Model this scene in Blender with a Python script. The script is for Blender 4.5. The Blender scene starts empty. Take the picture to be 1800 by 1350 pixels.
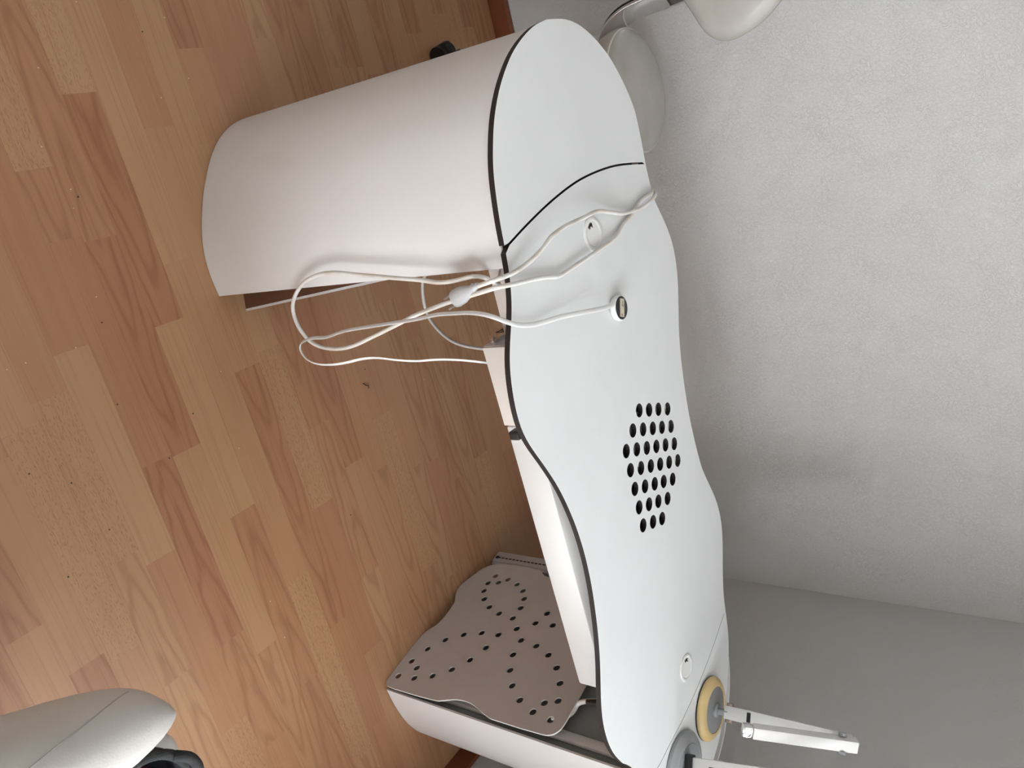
import bpy, bmesh, math, random
from mathutils import Vector, Matrix
random.seed(7)
S = bpy.context.scene
COL = S.collection
PI = math.pi

# ------------------------------------------------------------------ camera
cam_data = bpy.data.cameras.new('camera')
cam = bpy.data.objects.new('camera', cam_data)
COL.objects.link(cam)
S.camera = cam
FOC = 1315.5
cam_data.sensor_fit = 'HORIZONTAL'
cam_data.sensor_width = 36.0
cam_data.lens = 36.0 * FOC / 1800.0
cam_data.clip_start = 0.02
def camera_axes():
    p, ro, yaw = math.radians(37.44), math.radians(-0.82), math.radians(21.58)
    c, s = math.cos(p), math.sin(p)
    r0, f0, u0 = Vector((1, 0, 0)), Vector((0, c, -s)), Vector((0, s, c))
    cr, sr = math.cos(ro), math.sin(ro)
    r1, u1 = r0 * cr + u0 * sr, u0 * cr - r0 * sr
    R = Matrix.Rotation(-yaw, 3, 'Z')
    return R @ r1, R @ u1, R @ f0
RT, UP, FW = camera_axes()
# the phone was held turned a quarter: the picture's right is the room's up
m = Matrix((UP, -RT, -FW)).transposed().to_4x4()
m.translation = Vector((0, 0, 1.42))
cam.matrix_world = m

# ------------------------------------------------------------------ world and light
W = bpy.data.worlds.new('sky')
S.world = W
W.use_nodes = True
bg = W.node_tree.nodes['Background']
bg.inputs[0].default_value = (0.80, 0.90, 1.0, 1)
bg.inputs[1].default_value = 2.0
def area(name, loc, aim, sx, sy, power, color):
    d = bpy.data.lights.new(name, 'AREA')
    d.shape = 'RECTANGLE'; d.size = sx; d.size_y = sy; d.energy = power; d.color = color
    o = bpy.data.objects.new(name, d); COL.objects.link(o)
    o.location = loc
    o.rotation_euler = (Vector(aim) - Vector(loc)).to_track_quat('-Z', 'Y').to_euler()
    return o
RWX = 1.558      # inner face of the right wall
BWY = 2.078      # inner face of the back wall
LWX, NWY, CEIL = -1.5, -1.9, 2.45
CORY, FARX = -0.20, 3.4        # the right wall is the side of a projection that ends here; the room runs on to FARX
WZ0, WZ1 = 0.86, 2.2          # sill and head of both windows
W1X0, W1X1 = 1.45, 3.25         # window in the rear wall, behind and right of the camera
W2Y0, W2Y1 = -1.75, -0.35        # window in the far side wall
area('rear_window_daylight', ((W1X0 + W1X1) / 2, NWY - .14, (WZ0 + WZ1) / 2), ((W1X0 + W1X1) / 2, 0, (WZ0 + WZ1) / 2 - .4), W1X1 - W1X0 - .1, WZ1 - WZ0 - .1, 118, (.925, .965, 1.0))
area('side_window_daylight', (FARX + .14, (W2Y0 + W2Y1) / 2, (WZ0 + WZ1) / 2), (0, (W2Y0 + W2Y1) / 2, (WZ0 + WZ1) / 2 - .6), W2Y1 - W2Y0 - .1, WZ1 - WZ0 - .1, 75, (.925, .965, 1.0))
W3Y0, W3Y1 = -0.12, 0.92      # narrow unseen window added in the right wall to brighten table and wall
area('near_fill_light', (RWX + .14, (W3Y0 + W3Y1) / 2, (WZ0 + WZ1) / 2), (0, (W3Y0 + W3Y1) / 2, (WZ0 + WZ1) / 2 - .3), W3Y1 - W3Y0 - .1, WZ1 - WZ0 - .1, 14, (.925, .965, 1.0))
S.view_settings.view_transform = 'Standard'
S.view_settings.look = 'None'
S.view_settings.gamma = 1
S.view_settings.use_curve_mapping = False
S.view_settings.exposure = 0.48

PH = [(0.3989, 0.09), (0.3947, 0.1374), (0.3694, 0.0832), (0.3782, 0.1154), (0.384, 0.1765), (0.3404, 0.0886), (0.3664, 0.2076), (0.3134, 0.1085), (0.3407, 0.227), (0.2916, 0.1418), (0.3098, 0.2356), (0.2778, 0.1839), (0.2729, 0.233), (0.3099, 0.3196), (0.2445, 0.2636), (0.2735, 0.3048), (0.2785, 0.3553), (0.2141, 0.224), (0.2076, 0.1733), (0.1895, 0.1247), (0.2143, 0.2964), (0.1607, 0.082), (0.1213, 0.0499), (0.1686, 0.2142), (0.124, 0.1938), (0.0849, 0.1624), (0.0535, 0.1219), (0.0756, 0.0303), (0.0618, 0.06), (0.0257, 0.0241), (0.0332, 0.0748), (0.2092, 0.3459), (0.1928, 0.3915), (0.1693, 0.2998), (0.1265, 0.3185), (0.165, 0.4311), (0.0891, 0.3486), (0.1285, 0.4609), (0.06, 0.3894), (0.0707, 0.4511), (0.0849, 0.4799), (0.0418, 0.4369), (0.037, 0.4874)]
C1 = [(0.178, 0.845, 0.7027), (0.1725, 0.845, 0.736), (0.1722, 0.8733, 0.748), (0.1692, 0.9026, 0.752), (0.162, 0.9333, 0.757), (0.1513, 0.9593, 0.762), (0.1415, 0.9789, 0.764), (0.1356, 1.0281, 0.764), (0.1353, 1.0973, 0.76), (0.1346, 1.133, 0.757), (0.1379, 1.1609, 0.754), (0.1477, 1.2015, 0.75), (0.1593, 1.2454, 0.748), (0.1641, 1.2972, 0.748), (0.1634, 1.3477, 0.748), (0.1569, 1.3833, 0.749), (0.1515, 1.4149, 0.74), (0.1447, 1.426, 0.728), (0.1461, 1.4082, 0.736), (0.1478, 1.3844, 0.7455), (0.15, 1.3489, 0.747), (0.1565, 1.3204, 0.746), (0.1707, 1.2844, 0.745), (0.1795, 1.2487, 0.745), (0.1954, 1.2042, 0.746), (0.1987, 1.1613, 0.747), (0.2026, 1.1119, 0.748), (0.206, 1.0572, 0.748), (0.2099, 1.0015, 0.746), (0.2021, 0.9698, 0.746), (0.1935, 0.9186, 0.746), (0.1861, 0.8674, 0.748), (0.1829, 0.845, 0.7412), (0.1883, 0.845, 0.7038), (0.1986, 0.845, 0.6348), (0.2118, 0.845, 0.5683), (0.2256, 0.845, 0.5171), (0.2434, 0.845, 0.45), (0.2587, 0.845, 0.3856), (0.2601, 0.845, 0.3302), (0.2477, 0.845, 0.2856), (0.2178, 0.845, 0.2615), (0.1855, 0.855, 0.2457), (0.1613, 0.855, 0.2618), (0.1391, 0.855, 0.2961), (0.127, 0.855, 0.3401), (0.1259, 0.855, 0.3888), (0.134, 0.855, 0.437), (0.1435, 0.855, 0.4932), (0.1511, 0.855, 0.5374), (0.1586, 0.855, 0.5842), (0.1668, 0.855, 0.6242), (0.1669, 0.855, 0.6611), (0.1639, 0.855, 0.6929), (0.1731, 0.88, 0.6963), (0.1817, 0.88, 0.7103), (0.1966, 0.934, 0.6761)]
C2 = [(0.3036, 1.1609, 0.75), (0.2965, 1.1049, 0.756), (0.2811, 1.0302, 0.758), (0.2699, 0.9728, 0.752), (0.2622, 0.9171, 0.747), (0.2523, 0.8788, 0.746), (0.2393, 0.8498, 0.746), (0.2201, 0.83, 0.7279), (0.2134, 0.83, 0.6961), (0.2118, 0.83, 0.6615), (0.2111, 0.83, 0.6253), (0.2155, 0.83, 0.5806), (0.2179, 0.83, 0.5346), (0.2212, 0.83, 0.4636), (0.2251, 0.83, 0.3999), (0.2338, 0.83, 0.3474), (0.233, 0.83, 0.3109), (0.2397, 0.83, 0.2754), (0.2518, 0.83, 0.2626), (0.2724, 0.83, 0.2712), (0.2834, 0.83, 0.2991), (0.2857, 0.83, 0.3415), (0.2824, 0.83, 0.3851), (0.2775, 0.83, 0.4226), (0.2768, 0.83, 0.4622), (0.2824, 0.83, 0.5086), (0.2908, 0.845, 0.5381), (0.2896, 0.845, 0.5838), (0.3061, 0.885, 0.5981), (0.3263, 0.925, 0.6131), (0.342, 0.96, 0.6059)]
C3 = [(0.166, 1.0, 0.4833), (0.1766, 1.0, 0.4622), (0.1953, 1.0, 0.4472), (0.2245, 1.0, 0.4392), (0.2549, 1.0, 0.4389), (0.2817, 1.0, 0.4525), (0.3054, 1.0, 0.4773), (0.3176, 1.0, 0.5063), (0.3251, 1.0, 0.5466), (0.329, 1.0, 0.5778)]
C4 = [(1.1892, 0.9943, 0.4748), (1.1879, 1.0014, 0.4979), (1.1845, 1.0091, 0.5099), (1.1804, 1.0208, 0.5192), (1.1739, 1.0346, 0.5194), (1.1651, 1.0381, 0.5325), (1.16, 1.0442, 0.5565), (1.1591, 1.049, 0.5827)]
FRONT = [(-0.1784, 1.1389), (-0.1715, 1.0998), (-0.1542, 1.0577), (-0.1317, 1.0178), (-0.0995, 0.9801), (-0.0728, 0.9558), (-0.0408, 0.9333), (-0.0083, 0.9178), (0.0194, 0.9059), (0.0547, 0.898), (0.0979, 0.8911), (0.1353, 0.8885), (0.1653, 0.8856), (0.1929, 0.8797), (0.2246, 0.869), (0.2546, 0.853), (0.2797, 0.8391), (0.3058, 0.8286), (0.334, 0.8228), (0.3674, 0.8189), (0.4014, 0.82), (0.4351, 0.8322), (0.4737, 0.8518), (0.5235, 0.8742), (0.5683, 0.8875), (0.6147, 0.8971), (0.6645, 0.9019), (0.7072, 0.9015), (0.7458, 0.8984), (0.807, 0.8884), (0.8501, 0.8777), (0.8892, 0.865), (0.9288, 0.8489), (0.9655, 0.838), (0.9985, 0.8358), (1.0325, 0.8392), (1.0601, 0.848), (1.0914, 0.8639), (1.1079, 0.8785), (1.1293, 0.8915)]
BACK = [(-0.1798, 1.1678), (-0.1791, 1.1969), (-0.1695, 1.2404), (-0.147, 1.2848), (-0.1136, 1.3279), (-0.0651, 1.3646), (-0.0148, 1.3905), (0.054, 1.3945), (0.0892, 1.3935), (0.1406, 1.3977), (0.167, 1.4041), (0.2084, 1.4298), (0.2523, 1.4491), (0.2964, 1.4531), (0.3435, 1.4447), (0.4009, 1.4226), (0.4443, 1.4055), (0.4967, 1.3931), (0.5517, 1.3862), (0.6239, 1.3825), (0.6958, 1.3874), (0.7588, 1.396), (0.8043, 1.4155), (0.8597, 1.4392), (0.9047, 1.4483), (0.9467, 1.4449), (0.9888, 1.4295), (1.0428, 1.4058), (1.0915, 1.3897), (1.1345, 1.3853), (1.1788, 1.381), (1.21, 1.3731), (1.2441, 1.3581), (1.2861, 1.3341), (1.3089, 1.3171), (1.3801, 1.2367), (1.3879, 1.212), (1.3968, 1.189)]
SEAM1 = [(0.1353, 0.8885), (0.1134, 0.9615), (0.0925, 1.0455), (0.0775, 1.135), (0.0734, 1.228), (0.0773, 1.3024), (0.0892, 1.3935)]
SEAM2 = [(1.1288, 1.3855), (1.1433, 1.344), (1.1653, 1.2772), (1.1864, 1.1919), (1.1987, 1.098), (1.2019, 1.02), (1.2055, 0.97)]
HOLES = [(0.5245, 1.1786), (0.5398, 1.2163), (0.5549, 1.2538), (0.5707, 1.2917), (0.5491, 1.1402), (0.5643, 1.1783), (0.5799, 1.2165), (0.5947, 1.2538), (0.6102, 1.292), (0.5736, 1.1018), (0.5887, 1.1401), (0.6042, 1.1782), (0.6194, 1.2163), (0.6343, 1.2541), (0.6498, 1.2919), (0.6136, 1.1024), (0.6289, 1.1409), (0.6442, 1.1794), (0.6593, 1.2172), (0.6742, 1.2552), (0.6891, 1.2928), (0.6541, 1.1037), (0.6692, 1.1421), (0.6842, 1.1804), (0.6987, 1.2175), (0.7139, 1.2561), (0.6945, 1.1048), (0.7093, 1.1431), (0.7237, 1.1807), (0.7388, 1.2195), (0.7344, 1.1054), (0.7495, 1.1444), (0.7638, 1.1817)]

# ------------------------------------------------------------------ materials
def new_mat(name, color=(0.8, 0.8, 0.8), rough=0.5, metal=0.0, spec=0.5, coat=0.0):
    mt = bpy.data.materials.new(name); mt.use_nodes = True
    b = mt.node_tree.nodes['Principled BSDF']
    b.inputs['Base Color'].default_value = (*color, 1)
    b.inputs['Roughness'].default_value = rough
    b.inputs['Metallic'].default_value = metal
    b.inputs['Specular IOR Level'].default_value = spec
    b.inputs['Coat Weight'].default_value = coat
    return mt
def nodes(mt):
    return mt.node_tree.nodes, mt.node_tree.links, mt.node_tree.nodes['Principled BSDF']
def add_mottle(mt, scale, c1, c2, bump=0.0, bump_scale=None, detail=3, lo=.35, hi=.65):
    N, L, b = nodes(mt)
    tc = N.new('ShaderNodeTexCoord')
    nz = N.new('ShaderNodeTexNoise'); nz.inputs['Scale'].default_value = scale; nz.inputs['Detail'].default_value = detail
    cr = N.new('ShaderNodeValToRGB')
    cr.color_ramp.elements[0].position = lo; cr.color_ramp.elements[1].position = hi
    cr.color_ramp.elements[0].color = (*c1, 1); cr.color_ramp.elements[1].color = (*c2, 1)
    L.new(tc.outputs['Object'], nz.inputs['Vector']); L.new(nz.outputs['Fac'], cr.inputs['Fac'])
    L.new(cr.outputs['Color'], b.inputs['Base Color'])
    if bump:
        n2 = N.new('ShaderNodeTexNoise'); n2.inputs['Scale'].default_value = bump_scale; n2.inputs['Detail'].default_value = 2
        L.new(tc.outputs['Object'], n2.inputs['Vector'])
        bp = N.new('ShaderNodeBump'); bp.inputs['Strength'].default_value = bump; bp.inputs['Distance'].default_value = 0.001
        L.new(n2.outputs['Fac'], bp.inputs['Height']); L.new(bp.outputs['Normal'], b.inputs['Normal'])
    return mt

M = {}
M['top'] = add_mottle(new_mat('white_laminate', rough=0.42, spec=0.35), 6, (.70, .71, .705), (.725, .735, .73), .06, 900)
M['edge'] = new_mat('dark_core_edge', (.018, .014, .013), .5)
M['shell'] = add_mottle(new_mat('off_white_sheet', rough=0.38, spec=0.4), 3, (.72, .70, .685), (.75, .73, .715), .0, 1)
M['cream'] = add_mottle(new_mat('cream_painted_metal', rough=.45), 5, (.60, .555, .50), (.63, .585, .535))
M['cream2'] = add_mottle(new_mat('white_painted_metal', rough=.4), 5, (.63, .62, .60), (.65, .645, .63))
M['steel'] = add_mottle(new_mat('brushed_steel', rough=.35, metal=.9), 30, (.42, .42, .43), (.6, .6, .61))
M['chrome'] = new_mat('chrome', (.85, .85, .87), .06, 1.0)
M['black'] = new_mat('black_plastic', (.012, .012, .013), .4)
M['plate'] = add_mottle(new_mat('perforated_sheet', rough=.4), 4, (.56, .52, .50), (.60, .56, .54))
M['inner'] = add_mottle(new_mat('shade_toned_inner_sheet', rough=.45), 4, (.235, .255, .245), (.265, .285, .275))  # grey-green darkened to carry the deep shade seen through the holes
M['plateedge'] = new_mat('sheet_edge', (.75, .75, .73), .4)
M['brownface'] = add_mottle(new_mat('brown_board', rough=.45), 4, (.13, .055, .03), (.17, .075, .045))
M['leather'] = add_mottle(new_mat('white_leather', rough=.36, spec=.5), 9, (.56, .54, .50), (.62, .60, .57), .25, 420)
M['leather2'] = add_mottle(new_mat('worn_grey_leather', rough=.42), 12, (.40, .38, .34), (.47, .44, .41), .2, 300)
M['piping'] = new_mat('pale_piping', (.66, .62, .54), .5)
M['cable'] = add_mottle(new_mat('white_cable', rough=.45), 25, (.62, .57, .50), (.72, .71, .69))
M['ribbon'] = new_mat('white_flat_cable', (.76, .75, .74), .4)
M['greycable'] = new_mat('grey_cable', (.42, .40, .38), .45)
M['plug'] = new_mat('pale_grey_plug', (.46, .46, .47), .35)
M['whiteplastic'] = new_mat('white_plastic', (.74, .735, .72), .28)
M['yellowed'] = add_mottle(new_mat('yellowed_plastic', rough=.38), 18, (.60, .43, .19), (.66, .49, .24))
M['greyplastic'] = add_mottle(new_mat('grey_plastic', rough=.42), 14, (.20, .20, .205), (.25, .25, .25))
M['greyplastic2'] = add_mottle(new_mat('light_grey_plastic', rough=.42), 14, (.25, .26, .265), (.30, .305, .31))
M['lampwhite'] = new_mat('white_lamp_arm', (.68, .67, .65), .35)
M['clear'] = new_mat('amber_knob', (.30, .22, .18), .2)
M['label'] = add_mottle(new_mat('paper_label', rough=.6), 60, (.50, .45, .33), (.58, .52, .40))
M['ink'] = new_mat('label_ink', (.05, .05, .05), .6)
M['maroon'] = add_mottle(new_mat('maroon_cloth', rough=.8), 60, (.045, .004, .012), (.07, .008, .02), .4, 300)
M['navy'] = new_mat('navy_cloth', (.006, .006, .014), .8)
M['rope'] = add_mottle(new_mat('black_rope', rough=.8), 80, (.008, .008, .009), (.02, .02, .02), .8, 350)
M['baseboard'] = add_mottle(new_mat('red_brown_baseboard', rough=.4), 8, (.16, .045, .018), (.20, .06, .024))
M['glass'] = new_mat('window_glass', (1, 1, 1), .02); nodes(M['glass'])[2].inputs['Transmission Weight'].default_value = 1
M['frame'] = new_mat('white_window_frame', (.8, .8, .79), .4)
M['ceiling'] = add_mottle(new_mat('white_ceiling', rough=.9), 20, (.84, .84, .83), (.87, .87, .86))
M['crumb'] = new_mat('pale_crumb', (.75, .65, .5), .5)
M['crumbdark'] = new_mat('dark_crumb', (.03, .015, .01), .6)

def wall_material():
    mt = new_mat('embossed_white_wallpaper', (.61, .605, .59), .7, spec=.3)
    N, L, b = nodes(mt)
    tc = N.new('ShaderNodeTexCoord')
    def ridges(scale, dist, w):
        nz = N.new('ShaderNodeTexNoise'); nz.inputs['Scale'].default_value = scale
        nz.inputs['Detail'].default_value = 2.5; nz.inputs['Roughness'].default_value = .55; nz.inputs['Distortion'].default_value = dist
        L.new(tc.outputs['Object'], nz.inputs['Vector'])
        a = N.new('ShaderNodeMath'); a.operation = 'SUBTRACT'; a.inputs[1].default_value = .5
        L.new(nz.outputs['Fac'], a.inputs[0])
        c = N.new('ShaderNodeMath'); c.operation = 'ABSOLUTE'; L.new(a.outputs[0], c.inputs[0])
        r = N.new('ShaderNodeMapRange'); r.inputs['From Min'].default_value = 0; r.inputs['From Max'].default_value = w
        r.inputs['To Min'].default_value = 1; r.inputs['To Max'].default_value = 0
        L.new(c.outputs[0], r.inputs['Value'])
        return r.outputs[0]
    r1 = ridges(60, 1.8, .04); r2 = ridges(150, .8, .08)
    lf = N.new('ShaderNodeTexNoise'); lf.inputs['Scale'].default_value = 14; lf.inputs['Detail'].default_value = 2
    L.new(tc.outputs['Object'], lf.inputs['Vector'])
    lm = N.new('ShaderNodeMapRange'); lm.inputs['From Min'].default_value = .38; lm.inputs['From Max'].default_value = .62
    lm.inputs['To Min'].default_value = .15; L.new(lf.outputs['Fac'], lm.inputs['Value'])
    mm = N.new('ShaderNodeMath'); mm.operation = 'MULTIPLY'; L.new(r1, mm.inputs[0]); L.new(lm.outputs[0], mm.inputs[1]); r1 = mm.outputs[0]
    ad = N.new('ShaderNodeMath'); ad.operation = 'MULTIPLY_ADD'; ad.inputs[1].default_value = .45
    L.new(r2, ad.inputs[0]); L.new(r1, ad.inputs[2])
    bp = N.new('ShaderNodeBump'); bp.inputs['Strength'].default_value = .55; bp.inputs['Distance'].default_value = .0022
    L.new(ad.outputs[0], bp.inputs['Height']); L.new(bp.outputs['Normal'], b.inputs['Normal'])
    return mt
M['wall'] = wall_material()

def floor_material():
    """beech strips: uv = metres along and across the strip, colour attribute = tone, kind, seed"""
    mt = new_mat('beech_laminate', rough=.36, spec=.45)
    N, L, b = nodes(mt)
    at = N.new('ShaderNodeAttribute'); at.attribute_name = 'strip'
    sep = N.new('ShaderNodeSeparateColor'); L.new(at.outputs['Color'], sep.inputs[0])
    tone, kind, seed = sep.outputs[0], sep.outputs[1], sep.outputs[2]
    uv = N.new('ShaderNodeUVMap'); uv.uv_map = 'strip_uv'
    su = N.new('ShaderNodeSeparateXYZ'); L.new(uv.outputs[0], su.inputs[0])
    def mth(op, a, bb=None, cc=None):
        n = N.new('ShaderNodeMath'); n.operation = op
        for i, v in enumerate((a, bb, cc)):
            if v is None: continue
            if isinstance(v, (int, float)): n.inputs[i].default_value = v
            else: L.new(v, n.inputs[i])
        return n.outputs[0]
    sd = mth('MULTIPLY', seed, 37.0)
    def vec(x, y, zz):
        c = N.new('ShaderNodeCombineXYZ')
        for i, v in enumerate((x, y, zz)):
            if isinstance(v, (int, float)): c.inputs[i].default_value = v
            else: L.new(v, c.inputs[i])
        return c.outputs[0]
    def noise(v, scale, detail=3, dist=0):
        n = N.new('ShaderNodeTexNoise'); n.inputs['Scale'].default_value = scale
        n.inputs['Detail'].default_value = detail; n.inputs['Distortion'].default_value = dist
        L.new(v, n.inputs['Vector']); return n.outputs['Fac']
    u, v = su.outputs[0], su.outputs[1]
    # straight grain: long streaks
    streak = noise(vec(mth('MULTIPLY', u, 1.6), mth('MULTIPLY', v, 42), sd), 1.6, 4)
    streak2 = noise(vec(mth('MULTIPLY', u, 4), mth('MULTIPLY', v, 230), sd), 1.0, 2)
    # cathedral rings
    wob = noise(vec(mth('MULTIPLY', u, 6), mth('MULTIPLY', v, 22), sd), 1.0, 2)
    vc = mth('SUBTRACT', v, mth('MULTIPLY_ADD', mth('SUBTRACT', seed, .5), .02, .031))
    par = mth('MULTIPLY', mth('POWER', mth('ABSOLUTE', vc), 1.6), 900)
    ph = mth('ADD', mth('ADD', par, mth('MULTIPLY', u, 13)), mth('MULTIPLY', wob, 5.0))
    ring = mth('SINE', mth('MULTIPLY', ph, 2.2))
    ring = mth('POWER', mth('MULTIPLY_ADD', ring, .5, .5), 3.0)
    # flecks of the pale strips
    fl = noise(vec(mth('MULTIPLY', u, 110), mth('MULTIPLY', v, 520), sd), 1.0, 1)
    flm = N.new('ShaderNodeMapRange'); flm.inputs['From Min'].default_value = .57; flm.inputs['From Max'].default_value = .66
    L.new(fl, flm.inputs['Value'])
    ramp = N.new('ShaderNodeValToRGB'); e = ramp.color_ramp.elements
    e[0].position = 0.0; e[0].color = (.335, .152, .078, 1)
    e[1].position = 1.0; e[1].color = (.412, .246, .128, 1)
    e2 = ramp.color_ramp.elements.new(.45); e2.color = (.380, .198, .102, 1)
    t = mth('MULTIPLY_ADD', mth('SUBTRACT', streak, .5), .55, tone)
    L.new(t, ramp.inputs['Fac'])
    def darken(col, fac, amount, tint=(.55, .40, .32)):
        mx = N.new('ShaderNodeMix'); mx.data_type = 'RGBA'; mx.blend_type = 'MULTIPLY'
        L.new(mth('MULTIPLY', fac, amount), mx.inputs[0]); L.new(col, mx.inputs[6]); mx.inputs[7].default_value = (*tint, 1)
        return mx.outputs[2]
    iscath = mth('COMPARE', kind, 1.0, .2)
    isfleck = mth('COMPARE', kind, .5, .2)
    col = darken(ramp.outputs[0], mth('MULTIPLY', ring, iscath), .38)
    col = darken(col, mth('MULTIPLY', flm.outputs[0], isfleck), .45)
    s2 = N.new('ShaderNodeMapRange'); s2.inputs['From Min'].default_value = .52; s2.inputs['From Max'].default_value = .75
    L.new(streak2, s2.inputs['Value'])
    col = darken(col, s2.outputs[0], .30)
    # hairline joints between strips
    ev = mth('MINIMUM', v, mth('SUBTRACT', .0628, v))
    jm = N.new('ShaderNodeMapRange'); jm.inputs['From Min'].default_value = .0; jm.inputs['From Max'].default_value = .0011
    jm.inputs['To Min'].default_value = 1; jm.inputs['To Max'].default_value = 0
    L.new(ev, jm.inputs['Value'])
    col = darken(col, jm.outputs[0], .22)
    L.new(col, b.inputs['Base Color'])
    bp = N.new('ShaderNodeBump'); bp.inputs['Strength'].default_value = .12; bp.inputs['Distance'].default_value = .0006
    L.new(streak2, bp.inputs['Height']); L.new(bp.outputs['Normal'], b.inputs['Normal'])
    return mt
M['floor'] = floor_material()

# ------------------------------------------------------------------ helpers
def link(name, me, mat, parent=None):
    o = bpy.data.objects.new(name, me); COL.objects.link(o)
    if mat is not None and not me.materials:
        me.materials.append(mat)
    if parent is not None:
        o.parent = parent
        o.matrix_parent_inverse = parent.matrix_basis.inverted()
    return o
def obj(name, bm, mat, parent=None, smooth=True, angle=40):
    me = bpy.data.meshes.new(name)
    bmesh.ops.recalc_face_normals(bm, faces=bm.faces)
    bm.to_mesh(me); bm.free()
    for p in me.polygons: p.use_smooth = smooth
    if smooth: me.set_sharp_from_angle(angle=math.radians(angle))
    return link(name, me, mat, parent)
def thing(name, label, cat, loc=(0, 0, 0), group=None):
    o = bpy.data.objects.new(name, None); COL.objects.link(o)
    o.location = loc; o.empty_display_size = .05
    o['label'] = label; o['category'] = cat
    if group: o['group'] = group
    return o
def tag(o, label, cat, group=None, kind=None):
    if label: o['label'] = label
    if cat: o['category'] = cat
    if group: o['group'] = group
    if kind: o['kind'] = kind
    return o
def struct(o):
    o['kind'] = 'structure'; return o
def bm_box(bm, lo, hi, mat=None, bev=0.0):
    r = bmesh.ops.create_cube(bm, size=1)
    v = r['verts']
    for q in v:
        q.co = Vector([lo[i] + (q.co[i] + .5) * (hi[i] - lo[i]) for i in range(3)])
    if bev:
        ed = list({e for q in v for e in q.link_edges})
        rr = bmesh.ops.bevel(bm, geom=ed, offset=bev, segments=2, affect='EDGES', profile=.5)
        v = list({q for f in rr['faces'] for q in f.verts} | {q for q in v if q.is_valid})
    if mat is not None: bmesh.ops.transform(bm, matrix=mat, verts=v)
    return v
def box(name, lo, hi, mat, parent=None, bev=0.0, M4=None):
    bm = bmesh.new(); bm_box(bm, lo, hi, M4, bev)
    return obj(name, bm, mat, parent, smooth=bev > 0)
def cyl(bm, p0, p1, r0, r1=None, n=24, bev=0):
    p0, p1 = Vector(p0), Vector(p1); r1 = r0 if r1 is None else r1
    q = (p1 - p0).to_track_quat('Z', 'Y').to_matrix().to_4x4()
    mt = Matrix.Translation((p0 + p1) / 2) @ q
    return bmesh.ops.create_cone(bm, cap_ends=True, segments=n, radius1=r0, radius2=r1, depth=(p1 - p0).length, matrix=mt)['verts']
def lathe(bm, prof, n=48, center=(0, 0, 0), axis=None):
    """revolve (r, z) pairs"""
    rings = []
    for r, zz in prof:
        if r < 1e-6: rings.append([bm.verts.new((0, 0, zz))])
        else: rings.append([bm.verts.new((r * math.cos(2 * PI * k / n), r * math.sin(2 * PI * k / n), zz)) for k in range(n)])
    for a, b in zip(rings, rings[1:]):
        for k in range(n):
            k2 = (k + 1) % n
            if len(a) == 1 and len(b) > 1: bm.faces.new((a[0], b[k], b[k2]))
            elif len(b) == 1 and len(a) > 1: bm.faces.new((a[k], a[k2], b[0]))
            elif len(a) > 1: bm.faces.new((a[k], a[k2], b[k2], b[k]))
    vs = [v for r in rings for v in r]
    mt = Matrix.Translation(Vector(center))
    if axis is not None: mt = mt @ Vector(axis).to_track_quat('Z', 'Y').to_matrix().to_4x4()
    bmesh.ops.transform(bm, matrix=mt, verts=vs)
    return vs
def catmull(pts, sub=6, closed=False):
    P = [Vector(p) for p in pts]; n = len(P); out = []
    rng = range(n if closed else n - 1)
    for i in rng:
        if closed: p0, p1, p2, p3 = P[(i - 1) % n], P[i], P[(i + 1) % n], P[(i + 2) % n]
        else:
            p1, p2 = P[i], P[i + 1]
            p0 = P[i - 1] if i else p1 * 2 - p2
            p3 = P[i + 2] if i + 2 < n else p2 * 2 - p1
        for k in range(sub):
            t = k / sub
            out.append(.5 * ((2 * p1) + (-p0 + p2) * t + (2 * p0 - 5 * p1 + 4 * p2 - p3) * t * t + (-p0 + 3 * p1 - 3 * p2 + p3) * t ** 3))
    if not closed: out.append(P[-1])
    return out
def smooth_line(pts, it=3, step=None):
    P = [Vector(p) for p in pts]
    if step:
        d = [0]
        for a, b in zip(P, P[1:]): d.append(d[-1] + (b - a).length)
        n = max(2, int(d[-1] / step)); Q = []; j = 0
        for k in range(n + 1):
            s = d[-1] * k / n
            while j < len(d) - 2 and d[j + 1] < s: j += 1
            t = (s - d[j]) / max(1e-9, d[j + 1] - d[j]); Q.append(P[j].lerp(P[j + 1], min(1, t)))
        P = Q
    for _ in range(it):
        P = [P[0]] + [(a + b * 2 + c) / 4 for a, b, c in zip(P, P[1:], P[2:])] + [P[-1]]
    return P
def tube_mesh(bm, pts, r, n=10, flat=None, up=None):
    """sweep a round or (flat=(w,h)) rounded flat section along pts"""
    P = [Vector(p) for p in pts]; rings = []
    T0 = (P[1] - P[0]).normalized()
    nrm = T0.orthogonal().normalized() if up is None else (Vector(up) - Vector(up).dot(T0) * T0).normalized()
    for i, p in enumerate(P):
        T = (P[min(i + 1, len(P) - 1)] - P[max(i - 1, 0)]).normalized()
        if up is not None and callable(up): pass
        nrm = (nrm - nrm.dot(T) * T)
        nrm = nrm.normalized() if nrm.length > 1e-6 else T.orthogonal().normalized()
        bn = T.cross(nrm)
        rr = r[i] if isinstance(r, (list, tuple)) else r
        ring = []
        for k in range(n):
            a = 2 * PI * k / n
            if flat: ring.append(bm.verts.new(p + nrm * (flat[1] / 2 * math.sin(a)) + bn * (flat[0] / 2 * math.cos(a))))
            else: ring.append(bm.verts.new(p + nrm * (rr * math.sin(a)) + bn * (rr * math.cos(a))))
        rings.append(ring)
    for a, b in zip(rings, rings[1:]):
        for k in range(n): bm.faces.new((a[k], a[(k + 1) % n], b[(k + 1) % n], b[k]))
    bm.faces.new(rings[0]); bm.faces.new(list(reversed(rings[-1])))
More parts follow.
